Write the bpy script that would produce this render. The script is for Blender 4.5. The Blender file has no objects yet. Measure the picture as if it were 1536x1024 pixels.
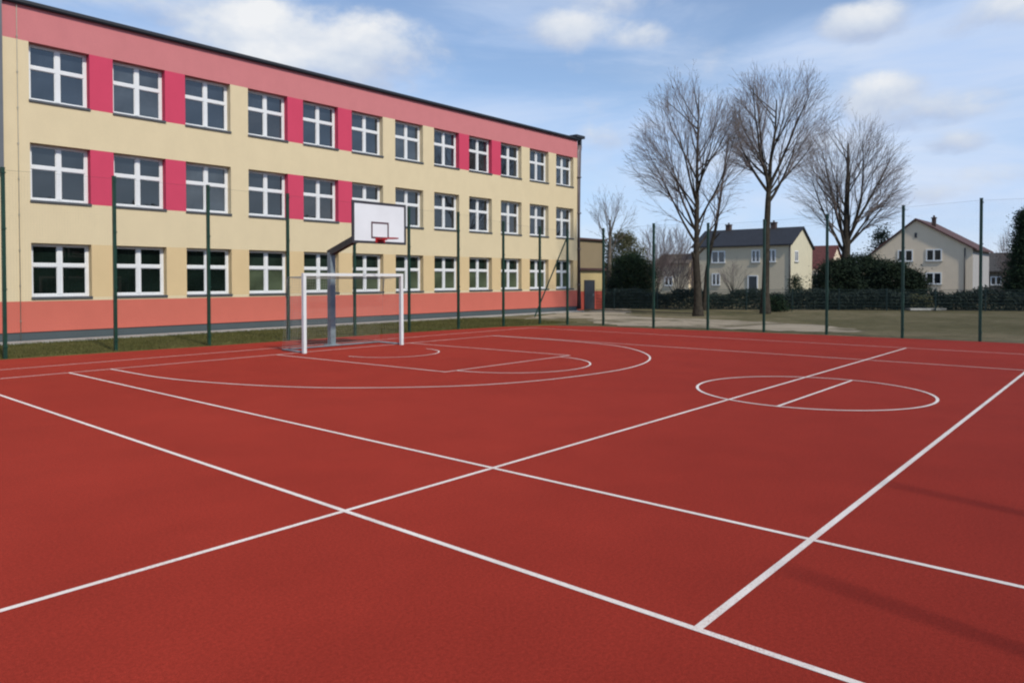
import bpy, math, random
from mathutils import Vector, Matrix
R = math.radians
random.seed(7)
sc = bpy.context.scene
COL = sc.collection

# ------------------------------------------------------------------ camera
F_PX, CAM, PPY = 1100.8, Vector((-12.271, -4.119, 1.828)), -71.6
YAW, PITCH, ROLL = 0.8597, -0.0190, -0.0012
fw = Vector((math.sin(YAW)*math.cos(PITCH), math.cos(YAW)*math.cos(PITCH), math.sin(PITCH)))
rt = Vector((math.cos(YAW), -math.sin(YAW), 0))
up = rt.cross(fw)
rt, up = math.cos(ROLL)*rt + math.sin(ROLL)*up, -math.sin(ROLL)*rt + math.cos(ROLL)*up
cd = bpy.data.cameras.new('camera')
cam = bpy.data.objects.new('camera', cd); COL.objects.link(cam)
cd.sensor_width = 36; cd.lens = F_PX/1536*36; cd.shift_y = PPY/1536; cd.clip_end = 2000; cd.clip_start = .05
M3 = Matrix((rt, up, -fw)).transposed()
cam.matrix_world = Matrix.Translation(CAM) @ M3.to_4x4()
sc.camera = cam

def ray(u, v):
    return (fw + rt*((u-768)/F_PX) - up*((v-512-PPY)/F_PX))
def at(u, v, depth):
    return CAM + ray(u, v)*depth
def on_ground(u, depth):            # ground point under an image column at a given depth
    p = at(u, 420, depth); return Vector((p.x, p.y, 0))

# ------------------------------------------------------------------ materials
def nmat(name):
    m = bpy.data.materials.new(name); m.use_nodes = True
    nt = m.node_tree; b = nt.nodes['Principled BSDF']
    return m, nt, b
def lk(nt, a, b): nt.links.new(a, b)
def noise(nt, scale, detail=4, rough=.55, coord='Object', dist=0):
    tc = nt.nodes.new('ShaderNodeTexCoord'); n = nt.nodes.new('ShaderNodeTexNoise')
    n.inputs['Scale'].default_value = scale; n.inputs['Detail'].default_value = detail
    n.inputs['Roughness'].default_value = rough; n.inputs['Distortion'].default_value = dist
    lk(nt, tc.outputs[coord], n.inputs['Vector']); return n
def ramp(nt, fac, stops):
    r = nt.nodes.new('ShaderNodeValToRGB'); cr = r.color_ramp
    while len(cr.elements) < len(stops): cr.elements.new(.5)
    for e, (p, c) in zip(cr.elements, stops):
        e.position = p; e.color = (*c, 1) if len(c) == 3 else c
    lk(nt, fac, r.inputs['Fac']); return r
def mixc(nt, fac, a, b, mode='MIX'):
    m = nt.nodes.new('ShaderNodeMix'); m.data_type = 'RGBA'; m.blend_type = mode
    if isinstance(fac, (int, float)): m.inputs[0].default_value = fac
    else: lk(nt, fac, m.inputs[0])
    for i, x in ((6, a), (7, b)):
        if isinstance(x, tuple): m.inputs[i].default_value = (*x, 1)
        else: lk(nt, x, m.inputs[i])
    return m.outputs[2]
def bump(nt, b, h, strength=.3, dist=.01):
    n = nt.nodes.new('ShaderNodeBump'); n.inputs['Strength'].default_value = strength
    n.inputs['Distance'].default_value = dist
    lk(nt, h, n.inputs['Height']); lk(nt, n.outputs[0], b.inputs['Normal'])
def sc_(c, k): return tuple(min(1, x*k) for x in c)

def simple(name, c, rough=.6, var=.15, scale=3, metal=0, bscale=None, bstr=.2, bdist=.004, spec=.5, diff=0):
    m, nt, b = nmat(name)
    n = noise(nt, scale, 6)
    r = ramp(nt, n.outputs[0], [(.3, sc_(c, 1-var)), (.7, sc_(c, 1+var))])
    lk(nt, r.outputs[0], b.inputs['Base Color'])
    b.inputs['Roughness'].default_value = rough; b.inputs['Metallic'].default_value = metal
    b.inputs['Specular IOR Level'].default_value = spec
    b.inputs['Diffuse Roughness'].default_value = diff
    if bscale:
        n2 = noise(nt, bscale, 3); bump(nt, b, n2.outputs[0], bstr, bdist)
    return m
def stucco(name, c):
    m, nt, b = nmat(name)
    tc = nt.nodes.new('ShaderNodeTexCoord')
    mp = nt.nodes.new('ShaderNodeMapping'); mp.inputs['Scale'].default_value = (1.1, 1.1, .7)
    lk(nt, tc.outputs['Object'], mp.inputs[0])
    n = nt.nodes.new('ShaderNodeTexNoise'); n.inputs['Scale'].default_value = 1.6; n.inputs['Detail'].default_value = 8
    n.inputs['Roughness'].default_value = .65
    lk(nt, mp.outputs[0], n.inputs['Vector'])
    r = ramp(nt, n.outputs[0], [(.3, sc_(c, .96)), (.7, sc_(c, 1.03))])
    g = noise(nt, 60, 3)
    r2 = ramp(nt, g.outputs[0], [(.3, (.86, .86, .86)), (.7, (1.1, 1.1, 1.1))])
    o = mixc(nt, 1.0, r.outputs[0], r2.outputs[0], 'MULTIPLY')
    lk(nt, o, b.inputs['Base Color']); b.inputs['Roughness'].default_value = .95
    b.inputs['Specular IOR Level'].default_value = .2
    n2 = noise(nt, 90, 3); bump(nt, b, n2.outputs[0], .4, .006)
    return m
def foliage(name, a, b_, scale=2.0):
    m, nt, b = nmat(name)
    n = noise(nt, scale, 3); n2 = noise(nt, 14, 2)
    r = ramp(nt, n.outputs[0], [(.32, a), (.68, b_)])
    r2 = ramp(nt, n2.outputs[0], [(.3, (.65, .65, .65)), (.7, (1.3, 1.3, 1.3))])
    o = mixc(nt, 1.0, r.outputs[0], r2.outputs[0], 'MULTIPLY')
    lk(nt, o, b.inputs['Base Color']); b.inputs['Roughness'].default_value = .7
    b.inputs['Specular IOR Level'].default_value = .08
    return m
def glass(name, c, rough=.02, spec=.9):
    m, nt, b = nmat(name)
    n = noise(nt, .9, 3)
    r = ramp(nt, n.outputs[0], [(.35, sc_(c, .6)), (.65, sc_(c, 1.4))])
    lk(nt, r.outputs[0], b.inputs['Base Color'])
    b.inputs['Roughness'].default_value = rough; b.inputs['Specular IOR Level'].default_value = spec
    b.inputs['IOR'].default_value = 1.55
    nb = noise(nt, 1.3, 2); bump(nt, b, nb.outputs[0], .02, .02)
    return m

# court rubber : EPDM granules
def court_mat():
    m, nt, b = nmat('red_rubber')
    big = noise(nt, .16, 5, .6); mid = noise(nt, 1.1, 6, .6); fine = noise(nt, 240, 2); gran = noise(nt, 48, 4, .75)
    base = ramp(nt, big.outputs[0], [(.3, (.226, .0228, .0134)), (.7, (.260, .0276, .0165))])
    r2 = ramp(nt, mid.outputs[0], [(.3, (.93, .93, .93)), (.7, (1.06, 1.06, 1.06))])
    r3 = ramp(nt, fine.outputs[0], [(.33, (.62, .62, .62)), (.67, (1.4, 1.4, 1.4))])
    r4 = ramp(nt, gran.outputs[0], [(.33, (.80, .79, .79)), (.67, (1.19, 1.20, 1.20))])
    o = mixc(nt, 1, base.outputs[0], r2.outputs[0], 'MULTIPLY')
    o = mixc(nt, 1, o, r3.outputs[0], 'MULTIPLY'); o = mixc(nt, 1, o, r4.outputs[0], 'MULTIPLY')
    lk(nt, o, b.inputs['Base Color'])
    b.inputs['Roughness'].default_value = .9; b.inputs['Specular IOR Level'].default_value = .10
    b.inputs['Diffuse Roughness'].default_value = 1
    bump(nt, b, fine.outputs[0], .5, .004)
    return m
def line_mat():
    m, nt, b = nmat('white_line_paint')
    n = noise(nt, 2.2, 8, .7); f = noise(nt, 240, 2)
    r = ramp(nt, n.outputs[0], [(.25, (.60, .525, .47)), (.6, (.74, .67, .61))])
    r3 = ramp(nt, f.outputs[0], [(.3, (.8, .76, .74)), (.55, (1.05, 1.05, 1.05))])
    o = mixc(nt, 1, r.outputs[0], r3.outputs[0], 'MULTIPLY')
    wn = noise(nt, 55, 5, .75); wl_ = noise(nt, .9, 3)
    wsum = nt.nodes.new('ShaderNodeMath'); wsum.operation = 'MULTIPLY_ADD'; wsum.inputs[1].default_value = .45
    lk(nt, wl_.outputs[0], wsum.inputs[0]); lk(nt, wn.outputs[0], wsum.inputs[2])
    wr_ = ramp(nt, wsum.outputs[0], [(.76, (0, 0, 0)), (.92, (.55, .55, .55))])
    o = mixc(nt, wr_.outputs[0], o, (.36, .14, .11))
    lk(nt, o, b.inputs['Base Color']); b.inputs['Roughness'].default_value = .8
    b.inputs['Diffuse Roughness'].default_value = .6
    bump(nt, b, f.outputs[0], .4, .003)
    return m
def ground_mat():
    m, nt, b = nmat('winter_grass_ground')
    a = noise(nt, .11, 6, .65); c = noise(nt, 1.3, 6, .7); f = noise(nt, 22, 4, .7)
    r = ramp(nt, a.outputs[0], [(.36, (.090, .082, .043)), (.5, (.122, .106, .062)), (.64, (.175, .147, .098))])
    r2 = ramp(nt, c.outputs[0], [(.3, (.7, .72, .65)), (.7, (1.25, 1.22, 1.2))])
    r3 = ramp(nt, f.outputs[0], [(.3, (.65, .67, .6)), (.7, (1.35, 1.33, 1.3))])
    o = mixc(nt, 1, r.outputs[0], r2.outputs[0], 'MULTIPLY'); o = mixc(nt, 1, o, r3.outputs[0], 'MULTIPLY')
    lk(nt, o, b.inputs['Base Color']); b.inputs['Roughness'].default_value = .95
    b.inputs['Specular IOR Level'].default_value = .1; b.inputs['Diffuse Roughness'].default_value = 1
    bump(nt, b, f.outputs[0], .8, .05)
    return m
def dirt_mat(name, a, b_, grass=None):
    m, nt, b = nmat(name)
    n = noise(nt, .7, 7, .7); f = noise(nt, 30, 4, .7)
    r = ramp(nt, n.outputs[0], [(.3, a), (.7, b_)])
    r3 = ramp(nt, f.outputs[0], [(.3, (.75, .75, .75)), (.7, (1.2, 1.2, 1.2))])
    o = r.outputs[0]
    if grass:
        k = noise(nt, .42, 8, .68, dist=.6)
        kr = ramp(nt, k.outputs[0], [(.36, (1, 1, 1)), (.52, (0, 0, 0))])
        o = mixc(nt, kr.outputs[0], o, grass)
    o = mixc(nt, 1, o, r3.outputs[0], 'MULTIPLY')
    lk(nt, o, b.inputs['Base Color']); b.inputs['Roughness'].default_value = .95
    b.inputs['Specular IOR Level'].default_value = .1; b.inputs['Diffuse Roughness'].default_value = .8
    bump(nt, b, f.outputs[0], .5, .03)
    return m

M = dict(
    court=court_mat(), line=line_mat(), ground=ground_mat(),
    sand=dirt_mat('sandy_path', (.25, .21, .15), (.36, .305, .23), (.118, .102, .064)),
    soil=dirt_mat('dark_soil', (.030, .026, .018), (.055, .045, .03)),
    concrete=simple('pale_concrete', (.36, .35, .31), .9, .2, 2, bscale=40),
    lawn=simple('lawn', (.080, .074, .024), .95, .4, 1.5, bscale=15, bdist=.04, bstr=.8, spec=.1, diff=1),
    blade=foliage('grass_blade', (.078, .080, .022), (.125, .112, .04), .6),
    cream=stucco('cream_stucco', (.745, .612, .385)), peach=stucco('peach_stucco', (.720, .535, .290)),
    magenta=stucco('magenta_stucco', (.640, .070, .130)), pink=stucco('pink_stucco', (.620, .215, .215)),
    coral=stucco('coral_stucco', (.620, .158, .112)), plinth=stucco('plinth_stucco', (.085, .105, .110)),
    roofblack=simple('black_roof_trim', (.022, .022, .025), .5, .2, 2),
    roofing=simple('roof_felt', (.06, .06, .065), .9, .2, .5),
    pvc=simple('white_pvc', (.80, .80, .78), .35, .04, 2),
    sill=simple('grey_sill', (.085, .090, .095), .45, .15, 3),
    g_top=glass('glass_upper', (.022, .028, .036), spec=1.0), g_mid=glass('glass_middle', (.016, .020, .024)),
    g_low=glass('glass_dark', (.006, .012, .009), spec=.5), g_cur=glass('glass_curtained', (.075, .095, .055), spec=.6),
    g_dusk=glass('glass_ground_upper', (.018, .030, .022), spec=.5),
    pipe=simple('brown_pipe', (.16, .13, .13), .5, .15, 2), cable=simple('grey_cable', (.36, .33, .26), .6, .1, 3),
    cladding=simple('grey_cladding', (.13, .14, .15), .5, .12, 1.5),
    green=simple('green_post_paint', (.008, .046, .028), .45, .25, 4), net=simple('dark_net_cord', (.03, .04, .035), .8, .1, 5),
    goal=simple('white_goal_paint', (.80, .80, .77), .4, .06, 4), goalnet=simple('grey_net_cord', (.34, .32, .29), .8, .1, 5),
    galv=simple('galvanised_steel', (.22, .27, .29), .5, .2, 6, metal=.0), darkmetal=simple('dark_steel', (.055, .055, .060), .5, .2, 6, metal=.2),
    board=simple('white_board', (.82, .82, .82), .35, .04, 2), red=simple('red_rim_paint', (.42, .018, .022), .4, .15, 5),
    boardtrim=simple('dark_board_trim', (.045, .042, .048), .5, .2, 4), squaretrim=simple('maroon_square', (.10, .045, .055), .5, .2, 4),
    bark=simple('bark', (.052, .043, .032), .95, .45, 5, bscale=25, bdist=.03, bstr=.7, spec=.1),
    barkpale=simple('pale_bark', (.15, .125, .10), .95, .35, 5, bscale=25, bdist=.03, bstr=.7, spec=.1),
    twig=simple('twig', (.20, .165, .15), .9, .3, 1.2, spec=.1), twigpurple=simple('purple_twig', (.16, .122, .115), .9, .3, 1.2, spec=.1),
    conifer=foliage('dark_conifer', (.009, .020, .010), (.024, .042, .018), 1.5),
    olive=foliage('olive_conifer', (.062, .066, .030), (.115, .112, .058), 1.2),
    yew=foliage('yew', (.009, .018, .010), (.022, .034, .017), 1.2), spruce=foliage('spruce', (.010, .018, .014), (.026, .038, .028), 1.4),
    hedge=foliage('hedge_leaf', (.014, .022, .018), (.034, .044, .032), .7), wood=foliage('wood_leaf', (.016, .026, .016), (.05, .062, .032), .12),
    farwood=foliage('far_wood', (.05, .05, .04), (.10, .085, .075), .1),
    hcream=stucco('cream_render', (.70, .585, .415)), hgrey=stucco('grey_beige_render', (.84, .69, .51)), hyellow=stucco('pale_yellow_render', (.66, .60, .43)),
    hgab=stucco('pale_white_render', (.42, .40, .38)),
    shadebrown=stucco('shade_brown_render', (.29, .225, .135)), annex=stucco('annex_yellow', (.60, .46, .22)), annexred=stucco('annex_coral', (.55, .10, .065)),  # first colour has the shade of the annex upper wall mixed in
    oldroof=simple('weathered_roof', (.17, .14, .105), .8, .25, 3, bscale=8, bdist=.03), g_lite=glass('glass_pale', (.050, .058, .064)), g_warm=glass('glass_warm', (.030, .030, .030)),
    slate=simple('slate_roof', (.026, .028, .034), .7, .25, 3, bscale=8, bdist=.03), redtile=simple('red_tile_roof', (.12, .036, .030), .8, .25, 3, bscale=8, bdist=.03),
    browntile=simple('brown_tile_roof', (.095, .045, .038), .8, .25, 3, bscale=8, bdist=.03), greytile=simple('grey_tile_roof', (.065, .060, .055), .8, .25, 3, bscale=8, bdist=.03),
    brick=simple('chimney_brick', (.085, .055, .045), .9, .3, 6, bscale=20), hglass=glass('house_glass', (.016, .02, .024)),
    door=simple('grey_door_paint', (.045, .05, .055), .5, .2, 3), chain=simple('green_mesh_wire', (.012, .032, .030), .6, .2, 3),
)

# ------------------------------------------------------------------ mesh builder
class MB:
    def __init__(s): s.v = []; s.f = []; s.m = []; s.smooth = []
    def face(s, pts, mi=0):
        i = len(s.v); s.v += [tuple(p) for p in pts]; s.f.append(tuple(range(i, i+len(pts)))); s.m.append(mi); s.smooth.append(False)
    def box(s, a, b, mi=0):
        x0, y0, z0 = a; x1, y1, z1 = b
        i = len(s.v)
        s.v += [(x0,y0,z0),(x1,y0,z0),(x1,y1,z0),(x0,y1,z0),(x0,y0,z1),(x1,y0,z1),(x1,y1,z1),(x0,y1,z1)]
        for q in ((0,3,2,1),(4,5,6,7),(0,1,5,4),(1,2,6,5),(2,3,7,6),(3,0,4,7)):
            s.f.append(tuple(i+k for k in q)); s.m.append(mi); s.smooth.append(False)
    def tube(s, pts, rad, n=8, mi=0, cap=True, smooth=True):
        pts = [Vector(p) for p in pts]
        if isinstance(rad, (int, float)): rad = [rad]*len(pts)
        base = len(s.v); t0 = (pts[1]-pts[0]).normalized()
        ref = Vector((0,0,1)) if abs(t0.z) < .9 else Vector((1,0,0))
        for k, p in enumerate(pts):
            a = pts[max(k-1,0)]; b = pts[min(k+1,len(pts)-1)]
            t = (b-a).normalized(); u = t.cross(ref)
            if u.length < 1e-4: u = t.orthogonal()
            u.normalize(); w = t.cross(u)
            for j in range(n):
                an = 2*math.pi*(j+.5)/n
                q = p + (u*math.cos(an)+w*math.sin(an))*rad[k]; s.v.append((q.x,q.y,q.z))
        for k in range(len(pts)-1):
            for j in range(n):
                a = base+k*n+j; b = base+k*n+(j+1)%n
                s.f.append((a, b, b+n, a+n)); s.m.append(mi); s.smooth.append(smooth)
        if cap:
            s.f.append(tuple(base+j for j in range(n))[::-1]); s.m.append(mi); s.smooth.append(False)
            e = base+(len(pts)-1)*n
            s.f.append(tuple(e+j for j in range(n))); s.m.append(mi); s.smooth.append(False)
    def bar(s, a, b, w, h=None, mi=0):   # rectangular bar between two points
        a, b = Vector(a), Vector(b); h = h or w
        t = (b-a).normalized(); ref = Vector((0,0,1)) if abs(t.z) < .95 else Vector((1,0,0))
        u = t.cross(ref).normalized()*(w/2); k = t.cross(u).normalized()*(h/2)
        i = len(s.v)
        for p in (a, b):
            for q in (u+k, -u+k, -u-k, u-k): s.v.append(tuple(p+q))
        for q in ((0,1,2,3),(7,6,5,4),(0,4,5,1),(1,5,6,2),(2,6,7,3),(3,7,4,0)):
            s.f.append(tuple(i+x for x in q)); s.m.append(mi); s.smooth.append(False)
    def data(s, name, mats, off=(0,0,0)):
        me = bpy.data.meshes.new(name)
        o = Vector(off)
        me.from_pydata([(x-o.x, y-o.y, z-o.z) for x, y, z in s.v], [], s.f)
        for m in (mats if isinstance(mats, list) else [mats]): me.materials.append(m)
        me.polygons.foreach_set('material_index', s.m)
        me.polygons.foreach_set('use_smooth', s.smooth)
        me.update(); return me

def new(name, data=None, parent=None, loc=(0,0,0)):
    o = bpy.data.objects.new(name, data); COL.objects.link(o); o.location = loc
    if parent: o.parent = parent
    return o
def origin(o):
    p = Vector((0,0,0))
    while o: p += Vector(o.location); o = o.parent
    return p
def tag(o, label, cat, group=None):
    o['label'] = label; o['category'] = cat
    if group: o['group'] = group
    return o
def thing(name, label, cat, loc, group=None):
    return tag(new(name, None, None, loc), label, cat, group)
def part(name, mb, mats, parent):           # mesh given in world coordinates
    return new(name, mb.data(name, mats, origin(parent)), parent)
def structure(name, mb, mats):
    o = new(name, mb.data(name, mats)); o['kind'] = 'structure'; return o

# ------------------------------------------------------------------ sky and sun
SUN_EL, SUN_AZ = R(44), Vector((-.21, -.98))
w = bpy.data.worlds.new('World'); sc.world = w; w.use_nodes = True
nt = w.node_tree; nt.nodes.clear()
out = nt.nodes.new('ShaderNodeOutputWorld')
sky = nt.nodes.new('ShaderNodeTexSky'); sky.sky_type = 'NISHITA'; sky.sun_disc = False
sky.sun_elevation = SUN_EL; sky.sun_rotation = math.atan2(SUN_AZ.x, SUN_AZ.y)
sky.air_density = 1.0; sky.dust_density = .2; sky.ozone_density = 3.5; sky.altitude = 100
bg1 = nt.nodes.new('ShaderNodeBackground'); bg1.inputs[1].default_value = .115
lk(nt, sky.outputs[0], bg1.inputs[0])
def mth(op, a, b=None, c=None, clamp=False):
    n = nt.nodes.new('ShaderNodeMath'); n.operation = op; n.use_clamp = clamp
    for i, x in enumerate((a, b, c)):
        if x is None: continue
        if isinstance(x, (int, float)): n.inputs[i].default_value = x
        else: lk(nt, x, n.inputs[i])
    return n.outputs[0]
def sstep(x, lo, hi):
    n = nt.nodes.new('ShaderNodeMapRange'); n.interpolation_type = 'SMOOTHSTEP'
    n.inputs[1].default_value = lo; n.inputs[2].default_value = hi
    lk(nt, x, n.inputs[0]); return n.outputs[0]
tc = nt.nodes.new('ShaderNodeTexCoord'); DIR = tc.outputs['Generated']
sep = nt.nodes.new('ShaderNodeSeparateXYZ'); lk(nt, DIR, sep.inputs[0])
def wnoise(scale, zs, detail=8, rough=.6, dist=0, off=(0,0,0)):
    mp = nt.nodes.new('ShaderNodeMapping'); mp.inputs['Scale'].default_value = (scale, scale, scale*zs)
    mp.inputs['Location'].default_value = off
    lk(nt, DIR, mp.inputs[0])
    n = nt.nodes.new('ShaderNodeTexNoise'); n.inputs['Scale'].default_value = 1; n.inputs['Detail'].default_value = detail
    n.inputs['Roughness'].default_value = rough; n.inputs['Distortion'].default_value = dist
    lk(nt, mp.outputs[0], n.inputs['Vector']); return n.outputs[0]
n1 = wnoise(8, 1.5, 9, .56, .15); n2 = wnoise(3.0, 4.5, 7, .6, .4, (3.1, 1.7, .4)); n3 = wnoise(16, 2.0, 6, .6, .2, (1, 5, 2))
def dot(v):
    n = nt.nodes.new('ShaderNodeVectorMath'); n.operation = 'DOT_PRODUCT'; lk(nt, DIR, n.inputs[0])
    n.inputs[1].default_value = tuple(v); return n.outputs['Value']
dens = None; lit = None
#        centre u,v   half-size px      strength
CLOUDS = [(430, 56, 125, 48, 1.15), (525, 76, 115, 48, 1.25), (470, 98, 165, 32, .9), (345, 62, 70, 26, .7), (300, 18, 190, 26, .72), (610, 92, 60, 26, .55),
          (850, 42, 70, 28, .95), (790, 46, 60, 18, .6), (940, 54, 55, 18, .6), (905, 4, 70, 18, .75),
          (1298, 30, 55, 28, 1.2), (1328, 146, 58, 32, 1.3), (1376, 166, 74, 28, 1.05), (1300, 165, 40, 16, .7), (1505, 15, 60, 26, .85), (1432, 210, 50, 16, .75), (935, 204, 70, 18, .5), (1480, 262, 70, 14, .5), (1395, 285, 70, 14, .5)]
WASHES = [(1235, 82, 110, 48, .75), (1450, 66, 140, 66, 1.25), (1400, 185, 190, 60, .8), (1330, 110, 260, 60, .5), (760, 180, 230, 50, .6), (300, 30, 260, 60, .5), (1440, 270, 200, 60, .8), (950, 210, 160, 50, .75), (560, 110, 160, 46, .6), (800, 40, 230, 50, .55), (1150, 260, 260, 90, .6)]
def blob_field(u, v, su, sv, amp):
    c = ray(u, v).normalized(); r_ = c.cross(Vector((0,0,1))).normalized(); u_ = r_.cross(c)
    a = mth('MULTIPLY', dot(r_), F_PX/su); b = mth('MULTIPLY', dot(u_), F_PX/sv)
    d2 = mth('ADD', mth('MULTIPLY', a, a), mth('MULTIPLY', b, b))
    g = mth('MULTIPLY', mth('MAXIMUM', mth('SUBTRACT', 1.0, mth('MULTIPLY', d2, .5)), 0.0), amp)
    return mth('MULTIPLY', g, mth('GREATER_THAN', dot(c), 0.0)), b
wash = None
for w_ in WASHES:
    g, b = blob_field(*w_); wash = g if wash is None else mth('MAXIMUM', wash, g)
for (u, v, su, sv, amp) in CLOUDS:
    g, b = blob_field(u, v, su, sv, amp)
    lb = mth('MULTIPLY', g, mth('MULTIPLY_ADD', b, .5, .5))
    dens = g if dens is None else mth('MAXIMUM', dens, g)
    lit = lb if lit is None else mth('MAXIMUM', lit, lb)
puff = mth('MULTIPLY_ADD', mth('SUBTRACT', n1, .5), 2.1, dens)
puff = mth('MULTIPLY_ADD', mth('SUBTRACT', n3, .5), 1.15, puff)
a1 = mth('MULTIPLY', sstep(puff, .17, 1.0), .93)
a2 = mth('MULTIPLY', sstep(mth('MULTIPLY_ADD', wash, .42, mth('MULTIPLY', n2, .75)), .36, .80), .80)
hz_ = mth('SUBTRACT', 1.0, sstep(sep.outputs[2], .0, .27)); a3 = mth('MULTIPLY', hz_, .80)
hz2 = mth('SUBTRACT', 1.0, sstep(sep.outputs[2], .18, .75))
a4 = mth('MULTIPLY', hz2, .22)
inv = lambda x: mth('SUBTRACT', 1.0, x)
thin = inv(mth('MULTIPLY', mth('MULTIPLY', inv(a2), inv(a3)), inv(a4)))
def wramp(fac, stops):
    return ramp(nt, fac, stops).outputs[0]
shade = mth('ADD', mth('MULTIPLY', lit, .75), mth('MULTIPLY', mth('SUBTRACT', n1, .5), 1.5))
ccol = wramp(shade, [(.0, (.36, .43, .58)), (.35, (.54, .59, .67)), (.7, (.74, .745, .75))])
tcol = wramp(n2, [(.35, (.42, .55, .79)), (.7, (.56, .63, .76))])
bgc = nt.nodes.new('ShaderNodeBackground'); lk(nt, ccol, bgc.inputs[0])
bgt = nt.nodes.new('ShaderNodeBackground'); lk(nt, tcol, bgt.inputs[0])
mx1 = nt.nodes.new('ShaderNodeMixShader'); lk(nt, thin, mx1.inputs[0]); lk(nt, bg1.outputs[0], mx1.inputs[1]); lk(nt, bgt.outputs[0], mx1.inputs[2])
mx2 = nt.nodes.new('ShaderNodeMixShader'); lk(nt, a1, mx2.inputs[0]); lk(nt, mx1.outputs[0], mx2.inputs[1]); lk(nt, bgc.outputs[0], mx2.inputs[2])
lk(nt, mx2.outputs[0], out.inputs[0])

sl = bpy.data.lights.new('sun', 'SUN'); sl.energy = 2.6; sl.angle = R(2.6); sl.color = (1, .95, .86)
so = new('sun', sl)
sdir = Vector((SUN_AZ.x*math.cos(SUN_EL), SUN_AZ.y*math.cos(SUN_EL), math.sin(SUN_EL)))
so.rotation_euler = sdir.to_track_quat('Z', 'Y').to_euler(); so.location = (0, -20, 30)

# ------------------------------------------------------------------ ground, court, lines
g = MB(); g.face([(-700,-700,-.02),(700,-700,-.02),(700,700,-.02),(-700,700,-.02)]); structure('ground', g, M['ground'])
c = MB()
edge = [(-45,16.6),(-7.2,15.82),(-2,15.45),(4.8,15.25),(9.1,14.75),(10.9,13.75),(11.75,12.0),(12.0,9.0),(12.65,4),(13.0,-1.5),(13.2,-7.7),(14,-12),(-45,-12)]
c.face([(x, y, 0) for x, y in edge][::-1])
for (x0, y0), (x1, y1) in zip(edge, edge[1:]+edge[:1]): c.face([(x0,y0,-.06),(x1,y1,-.06),(x1,y1,0),(x0,y0,0)])
structure('sports_court', c, M['court'])

LW = .045
ln = MB()
def hline(y, x0, x1, z, wd=LW): ln.face([(x0,y-wd/2,z),(x1,y-wd/2,z),(x1,y+wd/2,z),(x0,y+wd/2,z)])
def vline(x, y0, y1, z, wd=LW): ln.face([(x-wd/2,y0,z),(x+wd/2,y0,z),(x+wd/2,y1,z),(x-wd/2,y1,z)])
def arc(cx, cy, r, a0, a1, z, n=64, ry=None, wd=LW):
    ry = ry or r
    for k in range(n):
        t0 = R(a0+(a1-a0)*k/n); t1 = R(a0+(a1-a0)*(k+1)/n)
        p = lambda t, d: (cx+(r+d)*math.cos(t), cy+(ry+d)*math.sin(t), z)
        ln.face([p(t0,-wd/2), p(t0,wd/2), p(t1,wd/2), p(t1,-wd/2)])
hline(13.565, -30, 9.355, .0015, .036); hline(11.99, -30, 5.568, .0015, .038)
hline(.661, -30, 9.355, .0015); hline(-.13, -1.79, 1.79, .0015); hline(-2.365, -8.76, 9.355, .0015, .049)
vline(-8.76, -11.5, 11.9, .003); vline(-7.017, -11.5, 11.99, .003); vline(5.568, -11.5, 11.99, .003, .04); vline(9.355, -11.5, 13.565, .003, .036)
arc(0, 0, 1.8, 0, 360, .0045, 96, wd=.045)
# key, free throw semicircle, three point line, ring under the basket
hline(6.38, -2.15, 2.08, .0015, .036); 
def seg(p, q, z, wd=LW):
    p, q = Vector((*p, z)), Vector((*q, z)); n_ = Vector((-(q-p).y, (q-p).x, 0)).normalized()*wd/2
    ln.face([p-n_, q-n_, q+n_, p+n_])
seg((-2.45, 11.93), (-2.12, 6.40), .003, .038); seg((1.85, 11.93), (2.05, 6.40), .003, .038)
arc(-.1, 6.38, 1.72, 180, 360, .0045, 48, wd=.038)
TP = [(-6.25, 11.95), (-6.15, 9.7), (-5.72, 8.0), (-5.1, 6.65), (-4.3, 5.65), (-3.2, 4.72), (-2.0, 4.2), (-.6, 3.95), (.6, 3.92), (1.7, 4.13), (2.7, 4.55), (3.6, 5.2), (4.4, 6.05), (4.95, 6.98), (5.25, 8.1), (5.4, 9.4), (5.42, 11.95)]
def spline(pts, n=10):
    o = []
    P = [Vector((*p, 0)) for p in pts]; P = [P[0]*2-P[1]]+P+[P[-1]*2-P[-2]]
    for i in range(1, len(P)-2):
        for k in range(n):
            t = k/n; a, b, c_, d = P[i-1:i+3]
            o.append(.5*((2*b)+(c_-a)*t+(2*a-5*b+4*c_-d)*t*t+(3*b-a-3*c_+d)*t**3))
    o.append(P[-2]); return o
def ribbon(pts, z, wd=LW):
    L = []
    for i, p in enumerate(pts):
        t = (pts[min(i+1,len(pts)-1)]-pts[max(i-1,0)]).normalized(); n_ = Vector((-t.y, t.x, 0))*wd/2
        L.append((p-n_+Vector((0,0,z)), p+n_+Vector((0,0,z))))
    for (a, b), (c_, d) in zip(L, L[1:]): ln.face([a, c_, d, b])
ribbon(spline(TP), .0045, .042)
arc(-.28, 10.3, 1.25, 180, 360, .006, 40, wd=.036)
structure('court_markings', ln, M['line'])

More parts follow.
